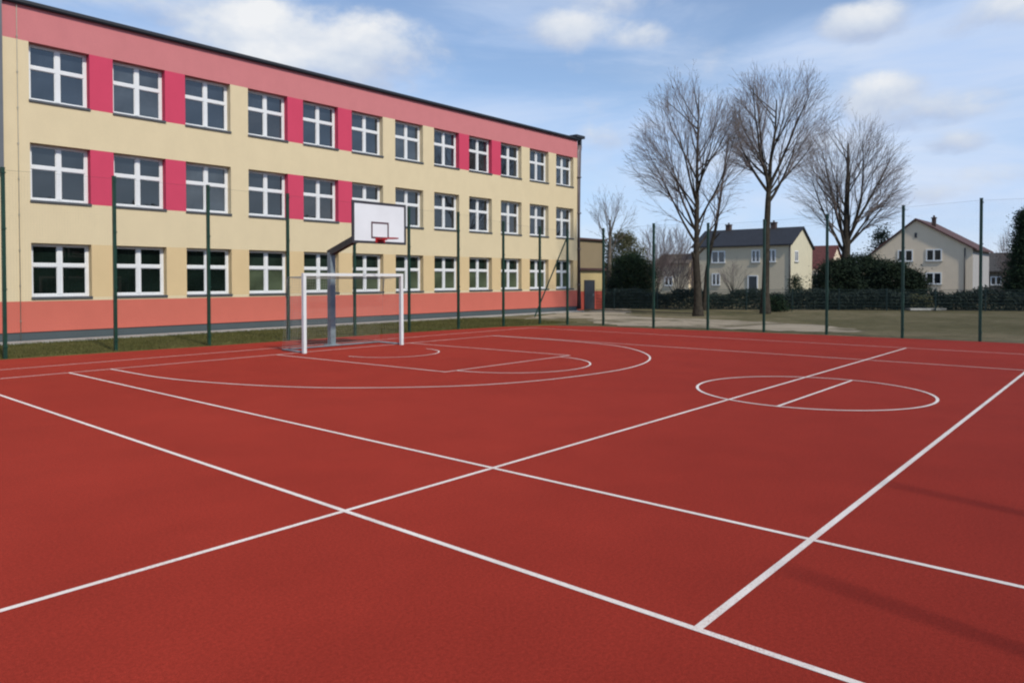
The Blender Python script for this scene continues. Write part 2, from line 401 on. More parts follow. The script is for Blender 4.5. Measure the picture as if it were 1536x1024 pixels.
# lawn strip, sandy path, dark soil strip
def sheet(name, pts, z, mat):
    b = MB(); b.face([(x, y, z) for x, y in pts]); return structure(name, b, mat)
sheet('lawn', [(-45,16.0),(9.2,14.2),(11.2,13.6),(13.2,15.5),(14.5,17.6),(13.5,20.4),(-45,20.4)], -.012, M['lawn'])
kb = MB(); kb.box((-45,20.42,-.1),(22.6,21.08,.03)); structure('pavement', kb, M['concrete'])
def blob(pts, seed, k=6, amp=.35):
    rnd = random.Random(seed); s_ = spline(pts+[pts[0]], k)
    return [(p.x+rnd.uniform(-amp,amp), p.y+rnd.uniform(-amp,amp)) for p in s_[:-1]]
sheet('path', blob([(14.2,17.8),(18,19.6),(23,20.7),(27.5,21.6),(28,20.9),(24.5,18.6),(21.0,16.2),(19.2,14.2),(19.2,11.5),(18.9,8.8),(18.2,6.0),(16.8,4.2),(15.3,3.4),(14.1,4.6),(13.6,7.5),(12.9,10.5),(13.2,13),(14.6,14.6),(16.5,15.8)], 3), -.008, M['sand'])
sp_ = [on_ground(u, d) for u, d in ((890,44.0),(930,43.0),(970,41.6),(1010,40.2),(1045,39.2),(1046,40.0),(1010,41.2),(970,42.9),(930,44.6),(890,45.6))]
sheet('soil', blob([(p.x, p.y) for p in sp_], 5, 5, .06), -.004, M['soil'])

# ------------------------------------------------------------------ school
SX0, SX1, SY, TOP = -5.69, 22.93, 21.14, 10.0
S0, PW, WW = -5.0, 2.3533, 1.66
ROWS = [(1.30, 2.95), (4.21, 5.945), (7.20, 8.935)]
school = thing('school_building', 'long three storey school with cream, pink and magenta painted walls and white windows', 'school', (8.6, SY, 0))
WM = [M[k] for k in ('cream','peach','magenta','pink','coral','plinth','roofing')]
CRE, PEA, MAG, PIN, COR, PLI, FEL = range(7)
PIER_TOP = 'MMCMMCCMMCC'; PIER_MID = 'MMCMMCCCCCC'
wl = MB(); RV = .30
zc = [0, .28, 1.20]
for a, b in ROWS: zc += [a, b]
zc += [TOP]
xc = [SX0]
for i in range(12): xc += [S0+i*PW, S0+i*PW+WW]
xc += [SX1]
def cell_color(xi, zi):
    z = (zc[zi]+zc[zi+1])/2
    if z < .28: return PLI
    if z < 1.20: return COR
    if z > ROWS[2][1]: return PIN
    row = next((r for r, (a, b) in enumerate(ROWS) if a < z < b), None)
    if row is None: return CRE
    pier = xi//2 - 1         # xi even -> pier; pier index between windows
    if xi % 2 == 0 and 0 <= pier <= 10:
        if row == 0: return PEA
        s_ = PIER_TOP if row == 2 else PIER_MID
        return MAG if s_[pier] == 'M' else CRE
    return PEA if (row == 0 and pier > 10) else CRE
for zi in range(len(zc)-1):
    z0, z1 = zc[zi], zc[zi+1]
    for xi in range(len(xc)-1):
        x0, x1 = xc[xi], xc[xi+1]
        iswin = xi % 2 == 1 and any(abs(z0-a) < 1e-6 for a, b in ROWS)
        yy = SY + (.03 if z1 <= .281 else 0)
        if not iswin:
            wl.face([(x0,yy,z0),(x1,yy,z0),(x1,yy,z1),(x0,yy,z1)], cell_color(xi, zi))
        else:
            cl, cr = cell_color(xi-1, zi), cell_color(xi+1, zi)
            ct = PIN if z1 > 8.5 else CRE; cb = COR if z0 < 1.4 else CRE
            wl.face([(x0,SY,z0),(x0,SY,z1),(x0,SY+RV,z1),(x0,SY+RV,z0)], cl)
            wl.face([(x1,SY,z0),(x1,SY+RV,z0),(x1,SY+RV,z1),(x1,SY,z1)], cr)
            wl.face([(x0,SY,z1),(x1,SY,z1),(x1,SY+RV,z1),(x0,SY+RV,z1)], ct)
            wl.face([(x0,SY,z0),(x0,SY+RV,z0),(x1,SY+RV,z0),(x1,SY,z0)], cb)
wl.face([(SX0,SY,.28),(SX1,SY,.28),(SX1,SY+.03,.28),(SX0,SY+.03,.28)], COR)
BY = SY+13
wl.face([(SX1,SY,0),(SX1,BY,0),(SX1,BY,TOP),(SX1,SY,TOP)], CRE)
wl.face([(SX1,BY,0),(SX0,BY,0),(SX0,BY,TOP),(SX1,BY,TOP)], CRE)
wl.face([(SX0,BY,0),(SX0,SY,0),(SX0,SY,TOP),(SX0,BY,TOP)], CRE)
wl.face([(SX0,SY,TOP),(SX1,SY,TOP),(SX1,BY,TOP),(SX0,BY,TOP)], FEL)
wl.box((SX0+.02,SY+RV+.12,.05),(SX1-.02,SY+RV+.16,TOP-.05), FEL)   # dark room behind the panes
part('wall', wl, WM, school)
rf = MB(); rf.box((SX0,SY-.14,TOP+.002),(SX1+.16,SY+.3,TOP+.095)); rf.box((SX1-.3,SY+.3,TOP+.002),(SX1+.16,BY+.1,TOP+.095)); rf.box((SX0,BY-.3,TOP+.002),(SX1-.3,BY+.1,TOP+.095))
rf.box((SX0,SY-.10,TOP-.035),(SX1+.1,SY-.004,TOP+.001))
part('roof_edge', rf, M['roofblack'], school)
hp = MB(); hp.box((SX1-.35,SY-.2,TOP+.099),(SX1+.5,SY+.9,TOP+.26)); hp.bar((SX1+.30,SY+.05,TOP+.095),(SX1+.30,SY+.05,TOP-.35),.18)
part('gutter', hp, M['roofblack'], school)
dp = MB(); dp.tube([(SX1+.30,SY+.05,TOP-.35),(SX1+.12,SY-.02,TOP-.7),(SX1+.12,SY-.02,.1)],.145,10)
for z in (1.5,3.6,5.7,7.8): dp.tube([(SX1+.12,SY-.02,z),(SX1+.12,SY-.02,z+.06)],.16,10)
part('downpipe', dp, M['pipe'], school)
lc = MB(); lc.tube([(-5.305,SY-.03,TOP),(-5.305,SY-.03,.05)],.012,6)
for k in range(9): lc.box((-5.325,SY-.04,.6+k*1.05),(-5.285,SY,.64+k*1.05))
part('lightning_cable', lc, M['cable'], school)
gv = MB(); gv.box((SX0-7,SY-.12,5.07),(SX0-.004,SY+6,TOP+.6)); gv.box((SX0-7,SY-.15,4.98),(SX0-.004,SY-.02,5.066),1)
part('stair_tower', gv, [M['cladding'], M['roofblack']], school)
lw_ = MB(); lw_.box((SX0-7,SY,1.2),(SX0-.004,SY+6,4.97),0); lw_.box((SX0-7,SY+.001,.28),(SX0-.004,SY+6,1.199),1); lw_.box((SX0-7,SY+.03,0),(SX0-.004,SY+6,.279),2)
part('side_wall', lw_, [M['cream'],M['coral'],M['plinth']], school)
for x in (12.35, 12.75):
    v_ = MB(); v_.tube([(x,SY+1.2,TOP),(x,SY+1.2,TOP+.42)],.07,8); v_.tube([(x,SY+1.2,TOP+.40),(x,SY+1.2,TOP+.5)],.12,8)
    part('roof_vent', v_, M['pipe'], school)
# windows
def window_meshes(wd, h, tr=.40, fw_=.085, mw=.13, tw=.10, dep=.07):
    f = MB()
    f.box((0,0,0),(fw_,dep,h)); f.box((wd-fw_,0,0),(wd,dep,h))
    f.box((fw_,0,0),(wd-fw_,dep,fw_*1.15)); f.box((fw_,0,h-fw_*.8),(wd-fw_,dep,h))
    c_ = wd/2; f.box((c_-mw/2,-.012,fw_*1.15),(c_+mw/2,dep,h-fw_*.8))
    zt = h*(1-tr)
    for a, b in ((fw_,c_-mw/2),(c_+mw/2,wd-fw_)): f.box((a,-.006,zt-tw/2),(b,dep,zt+tw/2))
    # sash beads
    for a, b in ((fw_,c_-mw/2),(c_+mw/2,wd-fw_)):
        for z0, z1 in ((fw_*1.15,zt-tw/2),(zt+tw/2,h-fw_*.8)):
            s_ = .022
            f.box((a,.014,z0),(a+s_,dep-.01,z1)); f.box((b-s_,.014,z0),(b,dep-.01,z1))
            f.box((a+s_,.014,z0),(b-s_,dep-.01,z0+s_)); f.box((a+s_,.014,z1-s_),(b-s_,dep-.01,z1))
    up_, lo_ = MB(), MB()
    for a, b in ((fw_,c_-mw/2),(c_+mw/2,wd-fw_)):
        lo_.box((a+.001,.042,fw_*1.15+.001),(b-.001,.056,zt-tw/2-.001)); up_.box((a+.001,.042,zt+tw/2+.001),(b-.001,.056,h-fw_*.8-.001))
    s2 = MB(); s2.box((.002,-RV+.05,-.003),(wd-.002,-.004,.02)); s2.box((-.02,-RV+.03,-.045),(wd+.02,-RV+.049,.02)); s2.box((-.02,-RV+.05,-.045),(wd+.02,-RV+.071,-.004))
    return f, up_, lo_, s2
WSET = []
for hh_ in (1.642, 1.727):
    fM, upM, loM, siM = window_meshes(WW-.01, hh_)
    WSET.append((fM.data('window', M['pvc']), upM, loM, siM.data('sill', M['sill'])))
pan = {}
def pane_data(kind, which, ws):
    k = (kind, which, ws)
    if k not in pan: pan[k] = WSET[ws][1 if which else 2].data('pane', M[kind])
    return pan[k]
for r_, (z0, z1) in enumerate(ROWS):
    ws = 0 if r_ == 0 else 1; fD, siD = WSET[ws][0], WSET[ws][3]
    for i in range(12):
        wo = new('window', fD, school, Vector((S0+i*PW+.005, SY+RV-.072, z0+.004))-origin(school))
        new('sill', siD, wo)
        if r_ == 2: ku = kl = 'g_top'
        elif r_ == 1: ku = kl = 'g_mid'
        else: ku, kl = ('g_low','g_low') if i < 3 else ('g_dusk','g_cur')
        if (r_, i) in ((2,1),(2,6),(1,2)): ku = kl = 'g_lite'
        if (r_, i) in ((2,3),(2,8),(1,4),(1,9)): kl = 'g_warm'
        new('pane', pane_data(ku, 1, ws), wo); new('pane', pane_data(kl, 0, ws), wo)

# ------------------------------------------------------------------ annex
ann = thing('annex_building', 'small yellow and coral annex with grey door beside the school corner', 'annex', (25.4, 21.9, 0))
b = MB(); b.box((23.05,21.9,1.12),(26.7,25.4,2.40),0); b.box((23.05,21.903,-.02),(26.7,25.4,1.118),1)
part('wall', b, [M['annex'], M['annexred']], ann)
b = MB(); b.box((23.05,22.9,2.55),(28.3,29,4.35)); part('upper_wall', b, M['shadebrown'], ann)  # set-back wall, its shade painted in as a browner colour
b = MB(); b.box((22.98,21.72,2.404),(26.9,25.5,2.54)); b.box((22.98,22.75,4.354),(28.5,29.2,4.47)); part('roof', b, M['browntile'], ann)
b = MB(); b.box((24.78,21.86,.0),(25.72,21.898,1.72)); dr = part('door', b, M['door'], ann)
b = MB(); b.box((25.6,21.82,.8),(25.64,21.858,.95)); part('handle', b, M['galv'], dr)
b = MB(); b.box((24.7,21.85,-.01),(24.776,21.897,1.8)); b.box((25.724,21.85,-.01),(25.8,21.897,1.8)); b.box((24.777,21.85,1.722),(25.723,21.897,1.8)); part('door_frame', b, M['darkmetal'], ann)

# ------------------------------------------------------------------ ball-stop fences
def lerp(a, b, t): return a+(b-a)*t
def post_mesh(p, h, wd=.075):
    b = MB(); x, y = p; b.box((x-wd/2,y-wd/2,-.02),(x+wd/2,y+wd/2,h)); b.box((x-wd/2-.006,y-wd/2-.006,h+.001),(x+wd/2+.006,y+wd/2+.006,h+.02))
    for z in (.25, h*.36, h*.68, h-.12): b.box((x-wd/2-.012,y-wd/2-.02,z),(x+wd/2+.012,y-wd/2-.001,z+.03))
    return b
def fence(name, label, posts, heights, wd=.075, step=.06, cord=.0007, group=None, net=True):
    t = thing(name, label, 'fence', (posts[0][0], posts[0][1], 0), group)
    for p, h in zip(posts, heights): part('post', post_mesh(p, h, wd), M['green'], t)
    if not net: return t
    n_ = MB(); wr = MB(); top = []
    for (a, ha), (b, hb) in zip(zip(posts, heights), zip(posts[1:], heights[1:])):
        A, B = Vector((*a,0)), Vector((*b,0)); L = (B-A).length; k = max(1, int(L/step))
        d = Vector((0,-.045,0)) if abs((B-A).x) > abs((B-A).y) else Vector((-.045,0,0))
        A += d; B += d
        for i in range(k+1):
            p = A.lerp(B, i/k); h = lerp(ha, hb, i/k)-.05
            n_.bar(p+Vector((0,0,.04)), p+Vector((0,0,h)), cord)
        m_ = int(4.0/step)
        for j in range(m_+1):
            f_ = j/m_
            n_.bar(A+Vector((0,0,lerp(.04,ha-.05,f_))), B+Vector((0,0,lerp(.04,hb-.05,f_))), cord)
        top.append(Vector((A.x,A.y,ha-.05)))
    top.append(Vector((B.x,B.y,heights[-1]-.05)))
    wr.tube(top, .0025, 5)
    part('netting', n_, M['net'], t); part('tension_wire', wr, M['net'], t)
    return t
LP = [(-9.4,16.25),(-7.0,16.15),(-4.59,16.05),(-2.17,15.88),(.2,15.62),(2.64,15.56),(4.86,15.4),(7.0,15.1),(9.4,15.0),(11.45,14.8),(12.0,13.79)]
LH = [4.45,4.45,4.49,4.48,4.43,4.40,4.36,4.31,4.11,4.0,3.86]
fl = fence('ball_stop_fence', 'tall net fence on dark green posts between red court and school lawn', LP, LH)
b = MB(); b.bar((12.0,13.84,3.5),(11.3,14.95,.3),.05); part('brace', b, M['green'], fl)
RP = [(12.5,12.37),(12.15,9.88),(12.74,7.97),(13.02,5.99),(13.13,3.9),(13.17,1.62),(13.02,-.48),(12.95,-2.8),(13.05,-5.1)]
RH = [3.87,3.92,3.87,3.91,3.98,4.12,4.18,4.11,4.11]
fence('ball_stop_fence', 'tall net fence on green posts between red court and the bare trees', RP, RH)
fence('ball_stop_fence', 'green post fence outside the frame casting thin shadows on the near court', [(-8.54,-6.6),(-6.02,-6.55)], [4.1,4.1], wd=.046, net=False)

# ------------------------------------------------------------------ goal
GY, GX0, GX1, GH = 11.73, -1.81, 1.35, 1.925
goal = thing('handball_goal', 'small white football goal with sagging grey net in front of the basketball pole', 'goal', (-.23, GY, 0))
for x in (GX0, GX1):
    b = MB(); b.box((x-.042,GY-.042,0),(x+.042,GY+.042,GH-.002)); part('post', b, M['goal'], goal)
b = MB(); b.box((GX0-.042,GY-.042,GH),(GX1+.042,GY+.042,GH+.075)); part('crossbar', b, M['goal'], goal)
for x in (GX0, GX1):
    b = MB(); b.tube([(x,GY+.04,GH-.02),(x,GY+.72,GH-.03),(x,GY+.76,GH-.10),(x,GY+.80,GH-.55)],.011,6); part('net_bracket', b, M['galv'], goal)
b = MB(); b.tube([(GX0,GY+.05,.03),(GX0,GY+1.0,.03),(GX1,GY+1.0,.03),(GX1,GY+.05,.03)],.02,6); part('ground_bar', b, M['galv'], goal)
b = MB(); cr = .0026; N = 46; K = 30
prof = [(.0,GH+.01),(.35,GH-.07),(.72,GH-.02),(.80,GH-.55),(.84,1.0),(.92,.5),(1.0,.05)]
def pr(t):
    t *= len(prof)-1; i = min(int(t), len(prof)-2); u = t-i
    return lerp(prof[i][0],prof[i+1][0],u), lerp(prof[i][1],prof[i+1][1],u)
for i in range(N+1):
    x = lerp(GX0,GX1,i/N)
    for k in range(len(prof)-1):
        b.bar((x,GY+prof[k][0],prof[k][1]),(x,GY+prof[k+1][0],prof[k+1][1]),cr)
for k in range(44):
    y, z = pr(k/43)
    b.bar((GX0,GY+y,z),(GX1,GY+y,z),cr)
for x in (GX0, GX1):
    for k in range(K):
        z = .06+k*(GH-.1)/(K-1)
        yb = .8 if z > 1.4 else lerp(1.0,.8,z/1.4)
        b.bar((x,GY+.03,z),(x,GY+yb,z),cr)
    for k in range(8):
        y = .1+k*.1; b.bar((x,GY+y,.04),(x,GY+y,GH-.03),cr)
part('net', b, M['goalnet'], goal)

# ------------------------------------------------------------------ basketball stand
bs = thing('basketball_hoop', 'basketball backboard with red rim on a grey pole behind the goal', 'basketball hoop', (.07, 13.2, 0))
b = MB(); b.box((0,13.16,0),(.16,13.32,2.60)); b.box((-.10,13.02,0.0),(.24,13.38,.02)); part('pole', b, M['galv'], bs)
b = MB(); b.bar((.08,13.32,2.57),(.0,11.25,3.18),.15,.17); part('arm', b, M['darkmetal'], bs)
b = MB(); b.bar((-.35,11.10,2.95),(.07,12.3,2.83),.045); b.bar((.47,11.10,2.95),(.07,12.3,2.83),.045); b.bar((-.35,11.10,3.55),(.06,11.5,3.12),.045); b.bar((.47,11.10,3.55),(.06,11.5,3.12),.045)
b.box((-.45,11.035,2.9),(-.39,11.10,3.65)); b.box((.51,11.035,2.9),(.57,11.10,3.65)); b.box((-.39,11.04,3.1),(.51,11.10,3.2)); b.box((-.1,11.10,3.05),(.22,11.3,3.28)); part('support_struts', b, M['darkmetal'], bs)
BX0, BX1, BZ0, BZ1, BYF = -.865, .865, 2.785, 3.82, 10.99
b = MB(); b.box((BX0,BYF,BZ0),(BX1,BYF+.03,BZ1)); bd = part('backboard', b, M['board'], bs)
b = MB(); e = .055
b.box((BX0-.02,BYF-.006,BZ0-.02),(BX0+e-.01,BYF+.035,BZ1+.02)); b.box((BX1-e+.01,BYF-.006,BZ0-.02),(BX1+.02,BYF+.035,BZ1+.02))
b.box((BX0+e-.009,BYF-.006,BZ0-.02),(BX1-e+.009,BYF+.035,BZ0+e-.01)); b.box((BX0+e-.009,BYF-.006,BZ1-e+.01),(BX1-e+.009,BYF+.035,BZ1+.02))
part('board_border', b, M['boardtrim'], bd)
b = MB(); qx0, qx1, qz0, qz1, e = -.29, .29, 2.90, 3.33, .045
b.box((qx0,BYF-.004,qz0),(qx0+e,BYF-.001,qz1)); b.box((qx1-e,BYF-.004,qz0),(qx1,BYF-.001,qz1)); b.box((qx0+e,BYF-.004,qz1-e),(qx1-e,BYF-.001,qz1)); b.box((qx0+e,BYF-.004,qz0),(qx1-e,BYF-.001,qz0+e))
part('target_square', b, M['squaretrim'], bd)
b = MB(); cx, cy_, rz, rr = .0, BYF-.38, 2.895, .225
b.tube([(cx+rr*math.cos(t*math.pi/16), cy_+rr*math.sin(t*math.pi/16), rz) for t in range(33)], .013, 8, cap=False)
b.box((cx-.16,BYF-.012,rz-.10),(cx+.16,BYF-.005,rz+.03)); b.bar((cx-.07,BYF-.01,rz-.02),(cx-.07,cy_+rr*.9,rz-.005),.02,.05); b.bar((cx+.07,BYF-.01,rz-.02),(cx+.07,cy_+rr*.9,rz-.005),.02,.05); b.box((cx-.10,cy_+rr*.92,rz-.035),(cx+.10,BYF-.013,rz+.012))
part('rim', b, M['red'], bs)

# ------------------------------------------------------------------ bare trees
def bare_tree(name, label, base, trunk_pts, trunk_r, limbs, env, mats, seed, twig_r=.0052, dens=1.0, cat='tree', group=None, maxlev=4, spread=.50, trop=.06):
    """trunk_pts: polyline; limbs: list of (height fraction on trunk, direction, length, radius); env: (centre, radii) of the crown"""
    rnd = random.Random(seed)
    t = thing(name, label, cat, base, group)
    tr, cw = MB(), MB()
    ec, er = Vector(env[0]), Vector(env[1])
    def inside(p, k=1.0):
        q = p-ec; return (q.x/er.x)**2+(q.y/er.y)**2+(q.z/er.z)**2 < k
    def rv(): return Vector((rnd.gauss(0,1), rnd.gauss(0,1), rnd.gauss(0,1)))
    def grow(p, d, L, r, lev):
        n = max(2, min(9, int(L/(.55 if lev < 2 else .34)))); seg_ = L/n
        pts, rads = [p.copy()], [r]; q = p.copy(); dd = d.normalized()
        kids = []
        lim = 1.0 + rnd.uniform(-.30, .10)
        for k in range(n):
            dd = (dd + rv()*(.05 if lev < 2 else .075) + Vector((0,0,trop*(1 if lev < 3 else .5)))).normalized()
            q = q + dd*seg_
            rad = max(twig_r*.7, r*(1-.86*(k+1)/n))
            pts.append(q.copy()); rads.append(rad)
            if lev < maxlev and (k >= 1 or lev >= 2):
                m_ = {1: 1.7, 2: 1.9, 3: 2.0}.get(lev, 1.5)*dens
                c_ = int(m_) + (rnd.random() < m_-int(m_))
                for _ in range(c_):
                    kids.append((q.copy(), dd.copy(), rad, k/n))
            if not inside(q, lim): break
        (tr if lev <= 1 else cw).tube(pts, rads, 6 if lev <= 1 else (4 if lev == 2 else 3), cap=False)
        for (kp, kd, kr, f) in kids:
            s_ = rv(); s_ -= kd*s_.dot(kd)
            if s_.length < .01: continue
            s_.normalize()
            nd = kd*math.cos(spread)+s_*math.sin(spread)*rnd.uniform(.7,1.2)
            out_ = (kp-ec); out_.z *= .5
            if out_.length > .01: nd += out_.normalized()*.18
            grow(kp, nd, L*rnd.uniform(.42,.68)*(1-.30*f), max(twig_r, kr*rnd.uniform(.45,.65)), lev+1)
    tr.tube(trunk_pts, trunk_r, 12, cap=False)
    kk = .78 if cat == 'tree' else 1
    # root flare
    T = [Vector(p) for p in trunk_pts]
    for (h, d, L, r) in limbs:
        k = h*(len(T)-1); i = min(int(k), len(T)-2); p = T[i].lerp(T[i+1], k-i)
        grow(p, Vector(d), L, r*kk, 1)
    part('trunk', tr, mats[0], t); part('crown', cw, mats[1], t)
    return t
RTH = Vector((rt.x, rt.y, 0)).normalized(); FWH = Vector((fw.x, fw.y, 0)).normalized(); UP = Vector((0,0,1))
def V(a, f_, z): return RTH*a + FWH*f_ + UP*z          # sideways, away, up
BT = [M['bark'], M['twig']]
grp = 'bare trees beyond the court fence'
def fan(n, seed, h0, h1, lean0, lean1, L0, L1, r0, r1):
    rnd = random.Random(seed); o = []
    for k in range(n):
        a = 2*math.pi*(k+rnd.uniform(-.25,.25))/n*1.618*1.0 if n > 8 else 2*math.pi*(k+rnd.uniform(-.3,.3))/n
        h = lerp(h0, h1, (k+.5)/n if n > 8 else rnd.random()); le = rnd.uniform(lean0, lean1)
        f_ = (h-h0)/max(.001, h1-h0)
        o.append((h, V(math.cos(a)*le, math.sin(a)*le, 1), lerp(L0, L1, f_)*rnd.uniform(.85,1.1), lerp(r0, r1, f_)*rnd.uniform(.8,1.15)))
    return o
# first big tree : straight stem with a strong fork low on the left
D1 = 37.0; B1 = on_ground(1047, D1); s1 = D1/F_PX
def rel(B, D, u, v, du=0):     # point at the tree's own distance
    return at(u, v, D) + FWH*du
TP1 = [rel(B1,D1,1047,474),rel(B1,D1,1047,455),rel(B1,D1,1046,420),rel(B1,D1,1044,390),rel(B1,D1,1045,350),rel(B1,D1,1046,300),rel(B1,D1,1047,250,.2),rel(B1,D1,1046,205,-.1),rel(B1,D1,1048,165)]
lim1 = [(.33, V(-.30,.05,1), 5.6, .13), (.36, V(-.42,-.25,1), 5.2, .11), (.40, V(.38,.2,1), 4.6, .08), (.45, V(-.62,.2,1), 4.8, .09)]
lim1 += fan(20, 11, .38, .95, .55, 1.35, 4.3, 2.6, .085, .045)
lim1 += [(.50,V(-.50,.1,1),5.0,.09),(.60,V(-.42,-.25,1),4.6,.08),(.70,V(-.42,.2,1),3.8,.065),(.80,V(-.35,-.1,1),3.0,.05),(.53,V(.38,-.3,1),4.8,.085),(.66,V(.40,.15,1),4.0,.07),(.45,V(-.75,-.2,1),4.4,.08)]
lim1 += [(.98, V(.1,.1,1), 2.0, .04), (.98, V(-.25,-.1,1), 2.0, .04)]
e1 = rel(B1,D1,1030,245)
bare_tree('bare_tree', 'tall bare tree forking low on its left side, nearest the school', B1, TP1, [.31,.21,.18,.165,.12,.095,.075,.05,.03], lim1, (e1,(3.0,3.0,4.2)), BT, 21, group=grp, dens=.84)
# second big tree
D2 = 39.5; B2 = on_ground(1150, D2)
q2 = lambda u, v, du=0: at(u, v, D2)+FWH*du
TP2 = [q2(1148,470),q2(1148,440),q2(1149,400),q2(1150,350),q2(1152,305),q2(1153,285),q2(1158,240,.2),q2(1163,195),q2(1165,150)]
lim2 = [(.50, V(.80,.1,1), 4.6, .12), (.60, V(-.55,.1,1), 4.6, .11), (.62, V(-.08,.35,1), 5.8, .12), (.63, V(.32,-.2,1), 5.6, .12), (.63, V(-.28,-.25,1), 5.6, .11)]
lim2 += fan(16, 12, .56, .96, .6, 1.4, 4.3, 2.6, .08, .04)
e2 = q2(1170,222)
bare_tree('bare_tree', 'tallest bare tree with one clean trunk and rounded crown before the slate roof', B2, TP2, [.31,.205,.18,.165,.15,.125,.085,.055,.03], lim2, (e2,(3.15,3.15,4.3)), BT, 22, group=grp, dens=.84)
# third tree, farther behind the evergreen bushes
D3 = 52.0; B3 = on_ground(1268, D3)
q3 = lambda u, v, du=0: at(u, v, D3)+FWH*du
TP3 = [Vector((B3.x,B3.y,-.1)),q3(1268,420),q3(1268,395),q3(1270,365),q3(1270,310),q3(1272,260),q3(1272,215)]
lim3 = [(.40, V(-.75,.1,1), 6.0, .16), (.48, V(-.30,.2,1), 7.2, .17), (.50, V(.45,-.1,1), 6.6, .17), (.46, V(.85,.2,1), 5.6, .13), (.50, V(.12,-.4,1), 7.2, .15), (.44, V(-.45,-.35,1), 6.2, .13)]
lim3 += fan(14, 13, .45, .96, .5, 1.2, 5.4, 2.8, .10, .05)
e3 = q3(1262,285)
bare_tree('bare_tree', 'wide bare tree with several steep limbs rising from behind dark evergreen bushes', B3, TP3, [.40,.34,.31,.25,.18,.12,.05], lim3, (e3,(4.2,4.2,5.2)), BT, 23, twig_r=.0065, group=grp, dens=.66)
# slim leaning tree between the first two
D4 = 44.0; B4 = on_ground(1057, D4)
q4 = lambda u, v: at(u, v, D4)
TP4 = [Vector((B4.x,B4.y,-.1)),q4(1058,440),q4(1060,410),q4(1066,372),q4(1074,340),q4(1080,300),q4(1087,250),q4(1094,200)]
lim4 = fan(12, 14, .45, .98, .45, 1.1, 3.2, 1.8, .055, .03)
bare_tree('bare_tree', 'slim leaning bare tree standing between the two tallest trees', B4, TP4, [.18,.13,.12,.105,.09,.075,.05,.03], lim4, (q4(1093,262),(2.1,2.1,3.6)), BT, 24, dens=.75, group=grp)
# small pale tree near the school corner
D5 = 52.0; B5 = on_ground(914, D5)
q5 = lambda u, v: at(u, v, D5)
TP5 = [Vector((B5.x,B5.y,-.1)),q5(914,430),q5(914,390),q5(915,360),q5(915,330)]
lim5 = fan(10, 15, .5, .98, .3, .75, 3.4, 2.6, .06, .04)
bare_tree('bare_tree', 'small pale bare tree rising between the school corner and the olive conifer', B5, TP5, [.2,.16,.13,.10,.06], lim5, (q5(915,350),(1.9,1.9,2.6)), [M['barkpale'],M['twigpurple']], 25, dens=.9, group=grp)
# purple brown bare bushes
def bare_bush(u, v_top, D, wpx, label, seed, n=14, mats=(M['barkpale'], M['twigpurple']), dens=.9):
    B = on_ground(u, D); H = at(u, v_top, D).z; W_ = wpx*D/F_PX/2
    lim = []
    rnd = random.Random(seed)
    for k in range(n):
        a = rnd.uniform(0, 2*math.pi); le = rnd.uniform(.1,.75)
        lim.append((rnd.uniform(.1,.9), V(math.cos(a)*le, math.sin(a)*le, 1), H*rnd.uniform(.6,1.0), .035*rnd.uniform(.7,1.3)))
    bare_tree('bare_shrub', label, B, [B+UP*-.1, B+UP*.25, B+UP*.5], [.1,.08,.06], lim, (B+UP*(H*.55),(W_,W_,H*.55)), list(mats), seed, twig_r=.008, dens=dens, cat='shrub', group='leafless shrubs in the gardens', maxlev=3)
bare_bush(985, 348, 58, 62, 'purple brown leafless shrub, the one right beside the dark conifer', 31, 16)
bare_bush(1016, 352, 64, 56, 'leafless shrub in front of the low cream side house', 32, 16)
bare_bush(1100, 400, 74, 58, 'brown leafless shrub against the wall of the slate roofed house', 33, 14, (M['bark'], M['twig']))
bare_bush(1046, 395, 70, 30, 'narrow leafless shrub at the left end of the slate roofed house', 34, 10)
bare_bush(1515, 345, 72, 40, 'leafless shrub before the tall dark conifer at the right edge', 35, 14)

# ------------------------------------------------------------------ evergreens
def leaf_mass(base, H, shape, n, leaf, seed, clump=26, up_bias=.15):
    """leaf sized faces in many small clumps; shape(h, a) gives the radius at height fraction h and azimuth a"""
    rnd = random.Random(seed); b = MB()
    nc = max(6, n//clump)
    for _ in range(nc):
        h = rnd.random()**1.15; a = rnd.uniform(0, 2*math.pi)
        r = shape(h, a)*(rnd.random()**.35)*rnd.uniform(.9,1.08)
        c_ = base + Vector((r*math.cos(a), r*math.sin(a), h*H))
        cs = leaf*rnd.uniform(1.2,2.8)
        for _ in range(clump):
            p = c_ + Vector((rnd.gauss(0,cs),rnd.gauss(0,cs),rnd.gauss(0,cs*.7)))
            if p.z < .02: p.z = rnd.uniform(.02,.2)
            d = Vector((rnd.gauss(0,1),rnd.gauss(0,1),rnd.gauss(up_bias,1))).normalized(); s_ = d.orthogonal().normalized()
            l = leaf*rnd.uniform(.6,1.3)
            b.face([p-s_*l*.32, p+d*l*.5, p+s_*l*.32, p-d*l*.6])
    return b
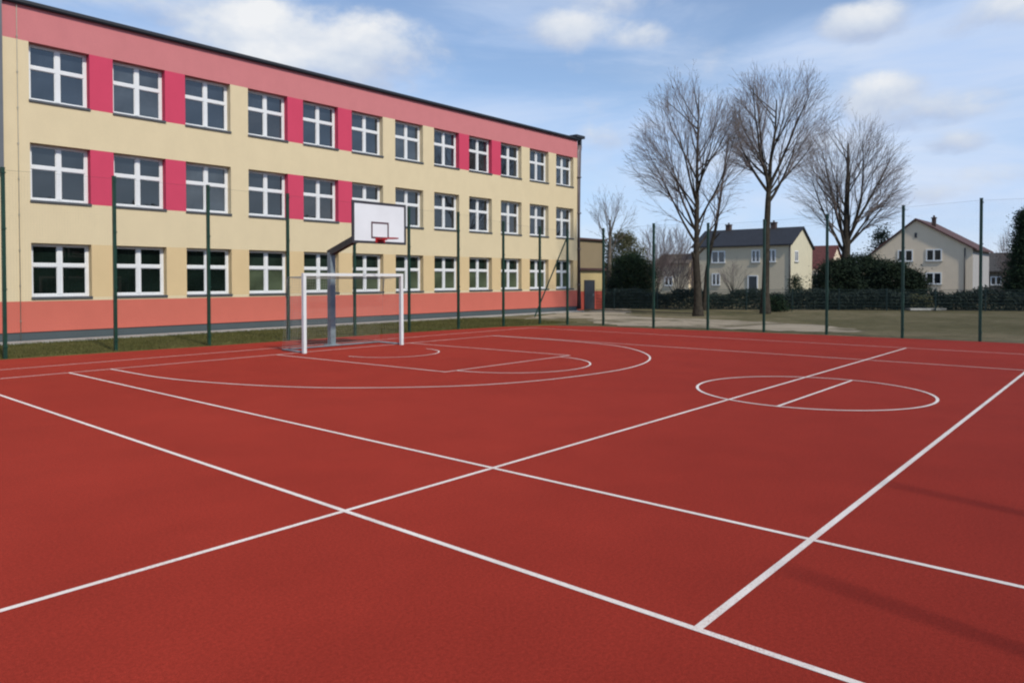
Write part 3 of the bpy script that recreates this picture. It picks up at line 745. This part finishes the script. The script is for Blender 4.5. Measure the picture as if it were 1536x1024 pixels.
def bush(name, label, u, v_top, D, wpx, n, leaf, mat, seed, shape='round', cat='bush', group=None, trunk=.06):
    B = on_ground(u, D); H = at(u, v_top, D).z; W_ = wpx*D/F_PX/2
    rnd = random.Random(seed); ph = [rnd.uniform(0,6.28) for _ in range(4)]
    def wob(h, a): return 1+.10*math.sin(3*a+ph[0]+4*h)+.08*math.sin(5*a+ph[1]-7*h)+.06*math.sin(11*h+ph[2]+a)
    if shape == 'round': f = lambda h, a: W_*wob(h,a)*math.sqrt(max(.02, 1-abs((h-.38)/.64)**2.4))
    elif shape == 'egg': f = lambda h, a: W_*wob(h,a)*max(.05, (math.sin(math.pi*min(1,(.16+h*.84))**.9))**.75) if h < .98 else .05
    else: f = lambda h, a: W_*wob(h,a)*max(.03, (1-h)**.85)*(1 if h > .06 else .8)
    t = thing(name, label, cat, B, group)
    part('foliage', leaf_mass(B, H, f, n, leaf, seed), mat, t)
    b = MB(); b.tube([B+UP*-.1, B+UP*(H*.5), B+UP*(H*.85)], [trunk*1.4, trunk, trunk*.4], 7); part('trunk', b, M['bark'], t)
    return t
gE = 'evergreens around the gardens'
bush('evergreen_bush', 'rounded dark green conifer near the annex, before a taller olive one', 947, 384, 50, 68, 26000, .11, M['conifer'], 41, 'round', group=gE)
bush('evergreen_bush', 'taller olive green conifer standing behind the dark rounded one', 935, 352, 54, 66, 26000, .12, M['olive'], 42, 'round', group=gE)
for k, (u, vt, D, wp, lab) in enumerate([(1254,394,47,62,'dark evergreen bush at the left end of the row below the wide bare tree'),(1292,386,50,78,'tallest middle evergreen bush of the dark row below the wide bare tree'),(1336,396,48,72,'broad evergreen bush before the left part of the gabled house'),(1368,412,47,32,'small end evergreen bush below the gable windows')]):
    bush('evergreen_bush', lab, u, vt, D, wp, 22000, .12, M['yew'], 50+k, 'round', group=gE)
bush('evergreen_bush', 'small pointed conifer before the bright gable end of the slate roofed house', 1193, 416, 62, 30, 3000, .12, M['conifer'], 61, 'cone', group=gE)
bush('evergreen_bush', 'low green shrub beside the trunk of the tallest bare tree', 1163, 446, 42, 26, 2600, .09, M['conifer'], 62, 'round', group=gE)
bush('spruce_tree', 'distant dark spruce tip behind the left slope of the gabled house', 1321, 343, 96, 44, 4000, .28, M['spruce'], 63, 'cone', 'tree', gE, .12)
bush('conifer_tree', 'tall dark conifer cut by the right edge of the photo', 1538, 318, 55, 62, 30000, .14, M['conifer'], 64, 'cone', 'tree', gE, .12)
# clipped hedge behind the garden fence
FA, FB = Vector((25.2,23.2,0)), Vector((41.6,-4.0,0))
off = Vector((FB-FA)).normalized().cross(UP)*-1.1
def hedge(label, t0, t1, h, n, seed, mat='hedge'):
    A, B = FA.lerp(FB,t0)+off, FA.lerp(FB,t1)+off; rnd = random.Random(seed); b = MB(); L = (B-A).length
    dirn = (B-A).normalized(); nr = dirn.cross(UP)
    for _ in range(n):
        x = rnd.uniform(0,L); hh = h*(.86+.14*math.sin(x*1.7+seed)+.05*math.sin(x*5.1))
        p = A+dirn*x+nr*rnd.uniform(-.4,.4)+UP*(rnd.random()**.7*hh)
        for _ in range(5):
            q = p+Vector((rnd.gauss(0,.09),rnd.gauss(0,.09),rnd.gauss(0,.07)))
            if q.z < .03: q.z = .05
            d = Vector((rnd.gauss(0,1),rnd.gauss(0,1),rnd.gauss(0,1))).normalized(); s_ = d.orthogonal().normalized(); l = .12*rnd.uniform(.6,1.3)
            b.face([q-s_*l*.35, q+d*l*.5, q+s_*l*.35, q-d*l*.6])
    t = thing('hedge', label, 'hedge', (A.x,A.y,0), 'hedges along the garden fence')
    part('foliage', b, M[mat], t)
    st = MB()
    for k in range(int(L/.8)): 
        p = A+dirn*(k*.8+.3); st.tube([p+UP*-.05,p+UP*(h*.7)],[.03,.015],5)
    part('stem', st, M['bark'], t)
hedge('long dark hedge behind the mesh fence, left of the gabled house', 0, .632, 1.22, 6000, 71)
hedge('dark hedge behind the mesh fence at the right edge', .672, 1.0, 1.25, 3300, 72)
hedge('short yellowish hedge piece closing the gap between two dark hedges', .634, .670, 1.12, 420, 73, 'olive')
# garden mesh fence
gf = thing('garden_fence', 'low dark green mesh fence closing the far side of the grass', 'fence', (FA.x,FA.y,0))
L = (FB-FA).length; dn = (FB-FA).normalized(); n = int(L/2.5)
for k in range(n+1):
    p = FA+dn*(k*L/n); b = MB(); b.bar(p+UP*-.02, p+UP*1.28, .06); part('post', b, M['chain'], gf)
b = MB()
for k in range(int(L/.07)+1):
    p = FA+dn*(k*.07); b.bar(p+UP*.05, p+UP*1.22, .010)
for z in (.06,.25,.45,.65,.85,1.05,1.22): b.bar(FA+UP*z, FB+UP*z, .014)
part('mesh_panel', b, M['chain'], gf)
# white slab on the grass
p = on_ground(1389, 43); b = MB(); q = lambda a, f_, z: tuple(p+V(a,f_,z))
b.v = [q(-1.05,-.3,.02),q(1.05,-.3,.02),q(1.05,.3,.02),q(-1.05,.3,.02),q(-1.05,-.3,.13),q(1.05,-.3,.13),q(1.05,.3,.13),q(-1.05,.3,.13)]
for f_ in ((0,3,2,1),(4,5,6,7),(0,1,5,4),(1,2,6,5),(2,3,7,6),(3,0,4,7)): b.f.append(f_); b.m.append(0); b.smooth.append(False)
sl_ = thing('concrete_bench', 'low pale concrete bench slab lying on the far grass before the gabled house', 'bench', p)
part('slab', b, M['concrete'], sl_)
b = MB(); b.bar(p+V(-.7,0,-.05), p+V(-.7,0,.02), .3); b.bar(p+V(.7,0,-.05), p+V(.7,0,.02), .3); part('foot', b, M['concrete'], sl_)

# ------------------------------------------------------------------ houses (aligned with the world axes)
def house_window(parent, origin_pt, along, outn, wd, h):
    A, N = Vector(along), Vector(outn); O = Vector(origin_pt)
    def bx(mb, a0, a1, n0, n1, z0, z1):
        P_ = [O+A*a+N*n+UP*z for z in (z0,z1) for n in (n0,n1) for a in (a0,a1)]
        i = len(mb.v); mb.v += [tuple(x) for x in P_]
        for f_ in ((0,2,3,1),(4,5,7,6),(0,1,5,4),(1,3,7,5),(3,2,6,7),(2,0,4,6)): mb.f.append(tuple(i+k for k in f_)); mb.m.append(0); mb.smooth.append(False)
    f = MB(); e = .13
    bx(f,0,e,.003,.06,0,h); bx(f,wd-e,wd,.003,.06,0,h); bx(f,e,wd-e,.003,.06,0,e); bx(f,e,wd-e,.003,.06,h-e,h); bx(f,wd/2-.08,wd/2+.08,.003,.065,e,h-e)
    wo = part('window', f, M['pvc'], parent)
    g_ = MB(); bx(g_,e,wd/2-.081,.003,.02,e,h-e); bx(g_,wd/2+.081,wd-e,.003,.02,e,h-e); part('pane', g_, M['hglass'], wo)
    s_ = MB(); bx(s_,-.08,wd+.08,.003,.12,-.08,-.004); part('sill', s_, M['concrete'], wo)
def chimney(parent, x, y, z0, z1, s=.3):
    b = MB(); b.box((x-s,y-s,z0),(x+s,y+s,z1)); b.box((x-s-.06,y-s-.06,z1+.002),(x+s+.06,y+s+.06,z1+.12)); b.tube([(x,y,z1+.12),(x,y,z1+.35)],.1,8); part('chimney', b, M['brick'], parent)
# H1: slate roofed house, long front faces -x, bright gable faces -y
C1 = on_ground(1186, 85)
x0, y0 = C1.x, C1.y; L1, D_ = 12.2, 7.2; EV, RG = 5.95, 7.95
h1 = thing('house', 'cream two storey house with dark slate roof behind the bare trees', 'house', (x0+D_/2, y0+L1/2, 0))
b = MB()
b.face([(x0,y0,0),(x0,y0+L1,0),(x0,y0+L1,EV),(x0,y0,EV)][::-1],0); b.face([(x0,y0,0),(x0+D_,y0,0),(x0+D_,y0,EV-.3),(x0+D_/2,y0,RG),(x0,y0,EV)],1)
b.face([(x0+D_,y0,0),(x0+D_,y0+L1,0),(x0+D_,y0+L1,EV-.3),(x0+D_,y0,EV-.3)],0); b.face([(x0+D_,y0+L1,0),(x0,y0+L1,0),(x0,y0+L1,EV),(x0+D_/2,y0+L1,RG),(x0+D_,y0+L1,EV-.3)],1)
part('wall', b, [M['hcream'], M['hyellow']], h1)
def roof(parent, x0, x1, xm, z0, zr, z1, ya, yb, mat, t=.16, oh=.35, name='roof'):
    # ridge along y
    sl0 = (zr-z0)/(xm-x0); sl1 = (zr-z1)/(x1-xm)
    prof_ = [(x0-oh, z0-oh*sl0+.03),(xm, zr+.03),(x1+oh, z1-oh*sl1+.03)]
    b = MB()
    for (xa,za),(xb,zb) in zip(prof_, prof_[1:]):
        b.face([(xa,ya,za+t),(xb,ya,zb+t),(xb,yb,zb+t),(xa,yb,za+t)]); b.face([(xa,ya,za),(xa,yb,za),(xb,yb,zb),(xb,ya,zb)])
        b.face([(xa,ya,za),(xb,ya,zb),(xb,ya,zb+t),(xa,ya,za+t)]); b.face([(xa,yb,za),(xa,yb,za+t),(xb,yb,zb+t),(xb,yb,zb)])
    for (xa,za) in (prof_[0], prof_[2]): b.face([(xa,ya,za),(xa,ya,za+t),(xa,yb,za+t),(xa,yb,za)])
    return part(name, b, mat, parent)
r1 = roof(h1, x0, x0+D_, x0+D_/2, EV, RG, EV-.3, y0-.25, y0+L1+.25, M['slate'])
chimney(r1, x0+D_/2, y0+3.4, RG, RG+.75); chimney(r1, x0+D_/2, y0+9.2, RG, RG+.75)
for (yc, zz, w_) in ((2.25,3.85,1.05),(4.15,3.85,1.05),(8.9,3.85,1.8),(9.2,1.1,1.1)): house_window(h1, (x0,y0+yc+w_/2,zz), (0,-1,0), (-1,0,0), w_, 1.5)
b = MB(); b.box((x0-.06,y0+4.0,0),(x0-.003,y0+5.0,2.2)); dd_ = part('door', b, M['door'], h1)
b = MB(); b.box((x0-.09,y0+3.86,0),(x0-.003,y0+3.998,2.32)); b.box((x0-.09,y0+5.002,0),(x0-.003,y0+5.14,2.32)); b.box((x0-.09,y0+3.999,2.202),(x0-.003,y0+5.001,2.32)); part('door_frame', b, M['pvc'], h1)
b = MB(); b.box((x0-.10,y0+4.1,1.0),(x0-.061,y0+4.15,1.15)); part('handle', b, M['darkmetal'], dd_)
house_window(h1, (x0+1.2,y0,3.9), (1,0,0), (0,-1,0), 1.1, 1.3)
b = MB(); b.tube([(x0-.06,y0+.1,EV-.1),(x0-.06,y0+.1,0)],.07,8); part('downpipe', b, M['darkmetal'], h1)
# low cream side house left of H1
C4 = on_ground(1046, 92)
x4, y4 = C4.x, C4.y
h4 = thing('house', 'low cream side house half hidden behind the leafless shrubs', 'house', (x4+2.5,y4+3,0))
b = MB(); b.box((x4,y4+1.2,0),(x4+5,y4+6,3.9)); b.face([(x4,y4+1.2,3.9),(x4+5,y4+1.2,3.9),(x4+2.5,y4+1.2,5.0)]); b.face([(x4+5,y4+6,3.9),(x4,y4+6,3.9),(x4+2.5,y4+6,5.0)])
part('wall', b, M['hcream'], h4); roof(h4, x4, x4+5, x4+2.5, 3.9, 5.0, 3.9, y4+1.0, y4+6.2, M['oldroof'])
house_window(h4, (x4,y4+4.6,1.0), (0,-1,0), (-1,0,0), 1.2, 1.2)
# H2: gabled house, gable faces -x
C2 = on_ground(1459, 80); x2, y2 = C2.x, C2.y; WG, DG = 11.2, 11.0
ER, EL, AP, YM = 5.15, 4.0, 8.55, 5.6
h2 = thing('house', 'beige gabled house with three white windows under a brown roof edge', 'house', (x2+DG/2,y2+WG/2,0))
b = MB()
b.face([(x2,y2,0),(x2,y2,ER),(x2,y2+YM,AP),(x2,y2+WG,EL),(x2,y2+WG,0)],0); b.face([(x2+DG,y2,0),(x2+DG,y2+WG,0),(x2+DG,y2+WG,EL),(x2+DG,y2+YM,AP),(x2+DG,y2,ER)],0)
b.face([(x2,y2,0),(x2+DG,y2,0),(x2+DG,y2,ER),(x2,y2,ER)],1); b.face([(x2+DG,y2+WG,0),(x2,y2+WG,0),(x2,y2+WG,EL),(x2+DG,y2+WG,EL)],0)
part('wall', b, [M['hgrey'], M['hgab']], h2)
b = MB(); t_ = .18
pr2 = [(y2-.4,ER-.4*(AP-ER)/YM+.03),(y2+YM,AP+.03),(y2+WG+.4,EL-.4*(AP-EL)/(WG-YM)+.03)]
xa, xb = x2-.3, x2+DG+.3
for (ya,za),(yb,zb) in zip(pr2,pr2[1:]):
    b.face([(xa,ya,za+t_),(xb,ya,za+t_),(xb,yb,zb+t_),(xa,yb,zb+t_)]); b.face([(xa,ya,za),(xa,yb,zb),(xb,yb,zb),(xb,ya,za)])
    b.face([(xa,ya,za),(xa,ya,za+t_),(xa,yb,zb+t_),(xa,yb,zb)]); b.face([(xb,ya,za),(xb,yb,zb),(xb,yb,zb+t_),(xb,ya,za+t_)])
for ya, za in (pr2[0],pr2[2]): b.face([(xa,ya,za),(xb,ya,za),(xb,ya,za+t_),(xa,ya,za+t_)])
r2_ = part('roof', b, M['browntile'], h2)
chimney(r2_, x2+2.2, y2+YM-1.4, AP-1.2, AP+.25, .2)
for (dy, zz, ww_, hh_) in ((2.95,3.85,1.6,1.35),(5.85,3.85,1.6,1.35),(2.95,1.25,1.6,1.35)): house_window(h2, (x2,y2+dy+ww_,zz), (0,-1,0), (-1,0,0), ww_, hh_)
b = MB(); b.box((x2-.05,y2+YM-.12,6.55),(x2-.003,y2+YM+.12,7.1)); part('attic_vent', b, M['darkmetal'], h2)
b = MB(); b.tube([(x2-.07,y2+.75,ER+.1),(x2-.07,y2+.75,0)],.06,8); part('downpipe', b, M['darkmetal'], h2)
# H3: red roofed house between them
C3 = on_ground(1243, 98); x3, y3 = C3.x, C3.y
h3 = thing('house', 'small house with dark red tiled roof, right of the slate roofed house', 'house', (x3+3,y3+3,0))
b = MB(); b.box((x3,y3,0),(x3+6.5,y3+5.5,3.5)); b.face([(x3,y3,3.5),(x3+6.5,y3,3.5),(x3+3.25,y3,6.3)]); b.face([(x3+6.5,y3+5.5,3.5),(x3,y3+5.5,3.5),(x3+3.25,y3+5.5,6.3)])
part('wall', b, M['hgrey'], h3); roof(h3, x3, x3+6.5, x3+3.25, 3.5, 6.3, 3.5, y3-.2, y3+5.7, M['redtile'])
house_window(h3, (x3,y3+2.2,1.1), (0,-1,0), (-1,0,0), 1.3, 1.3); house_window(h3, (x3,y3+4.6,1.1), (0,-1,0), (-1,0,0), 1.3, 1.3)
b = MB(); b.box((x3-2.2,y3-.1,2.35),(x3-.05,y3+5,2.5)); 
for yy in (y3+.1,y3+2.4,y3+4.8): b.box((x3-2.1,yy-.06,0),(x3-1.98,yy+.06,2.349))
part('porch', b, M['pvc'], h3)
# H5: grey roofed house far right
C5 = on_ground(1530, 100); x5, y5 = C5.x, C5.y
h5 = thing('house', 'dim house with grey roof behind the right edge conifer', 'house', (x5+4,y5+3,0))
b = MB(); b.box((x5,y5,0),(x5+7,y5+6.6,3.0)); b.face([(x5,y5,3.0),(x5+7,y5,3.0),(x5+3.5,y5,5.4)]); b.face([(x5+7,y5+6.6,3.0),(x5,y5+6.6,3.0),(x5+3.5,y5+6.6,5.4)])
part('wall', b, M['oldroof'], h5); roof(h5, x5, x5+7, x5+3.5, 3.0, 5.4, 3.0, y5-.2, y5+6.8, M['greytile'])
house_window(h5, (x5,y5+3.4,1.0), (0,-1,0), (-1,0,0), 1.3, 1.2); house_window(h5, (x5,y5+5.9,1.0), (0,-1,0), (-1,0,0), 1.3, 1.2)

# ------------------------------------------------------------------ stuff: lawn blades, far wood, wood behind the viewer
rnd = random.Random(5)
b = MB()
def blade(x, y, h, wd):
    a = rnd.uniform(0, 6.28); dx, dy = math.cos(a)*wd, math.sin(a)*wd; lx, ly = rnd.gauss(0,h*.35), rnd.gauss(0,h*.35)
    b.face([(x-dx,y-dy,-.015),(x+dx,y+dy,-.015),(x+lx,y+ly,h*rnd.uniform(.6,1.2))])
for _ in range(42000):
    x = rnd.uniform(-9,13.5); lo = 16.05-.085*(x+7) ; y = rnd.uniform(lo+.05,20.4)
    blade(x, y, .055, .008)
go = new('grass', b.data('grass', M['blade'])); go['kind'] = 'stuff'; go['label'] = 'short winter grass on the strip before the school'; go['category'] = 'grass'
def wood(name, label, pts, H, depth, n, leaf, mat, seed):
    r_ = random.Random(seed); b = MB()
    for _ in range(n):
        k = r_.random()*(len(pts)-1); i = int(k); p = Vector((*pts[i],0)).lerp(Vector((*pts[i+1],0)), k-i)
        hh = H*(.62+.22*math.sin(k*9.1+seed)+.16*math.sin(k*23.7))
        c_ = p+Vector((r_.uniform(-depth,depth),r_.uniform(-depth,depth),r_.random()**.8*hh))
        for _ in range(6):
            q = c_+Vector((r_.gauss(0,leaf),r_.gauss(0,leaf),r_.gauss(0,leaf*.8))); d = Vector((r_.gauss(0,1),r_.gauss(0,1),r_.gauss(0,1))).normalized(); s_ = d.orthogonal().normalized(); l = leaf*r_.uniform(.6,1.3)
            if q.z < 0: q.z = .1
            b.face([q-s_*l*.45,q+d*l*.6,q+s_*l*.45,q-d*l*.6])
    o = new(name, b.data(name, mat)); o['kind'] = 'stuff'; o['label'] = label; o['category'] = 'wood'; return o
wood('distant_wood', 'far grey brown wood on the horizon behind the houses', [(on_ground(u,165).x,on_ground(u,165).y) for u in (820,950,1100,1250,1400,1560)], 5.5, 3, 3500, .9, M['farwood'], 3)
wood('evergreen_wood', 'dark evergreen wood behind the viewer, mirrored in the school windows', [(-45,-44),(-10,-46),(30,-45),(70,-46),(120,-45)], 10.5, 4, 9000, .9, M['wood'], 4)

# ------------------------------------------------------------------ render settings
sc.view_settings.view_transform = 'Standard'; sc.view_settings.look = 'None'
sc.view_settings.exposure = 0.30; sc.view_settings.gamma = 1
sc.cycles.max_bounces = 8; sc.cycles.use_denoising = True
sc.cycles.pixel_filter_type = 'BLACKMAN_HARRIS'; sc.cycles.filter_width = 2.15
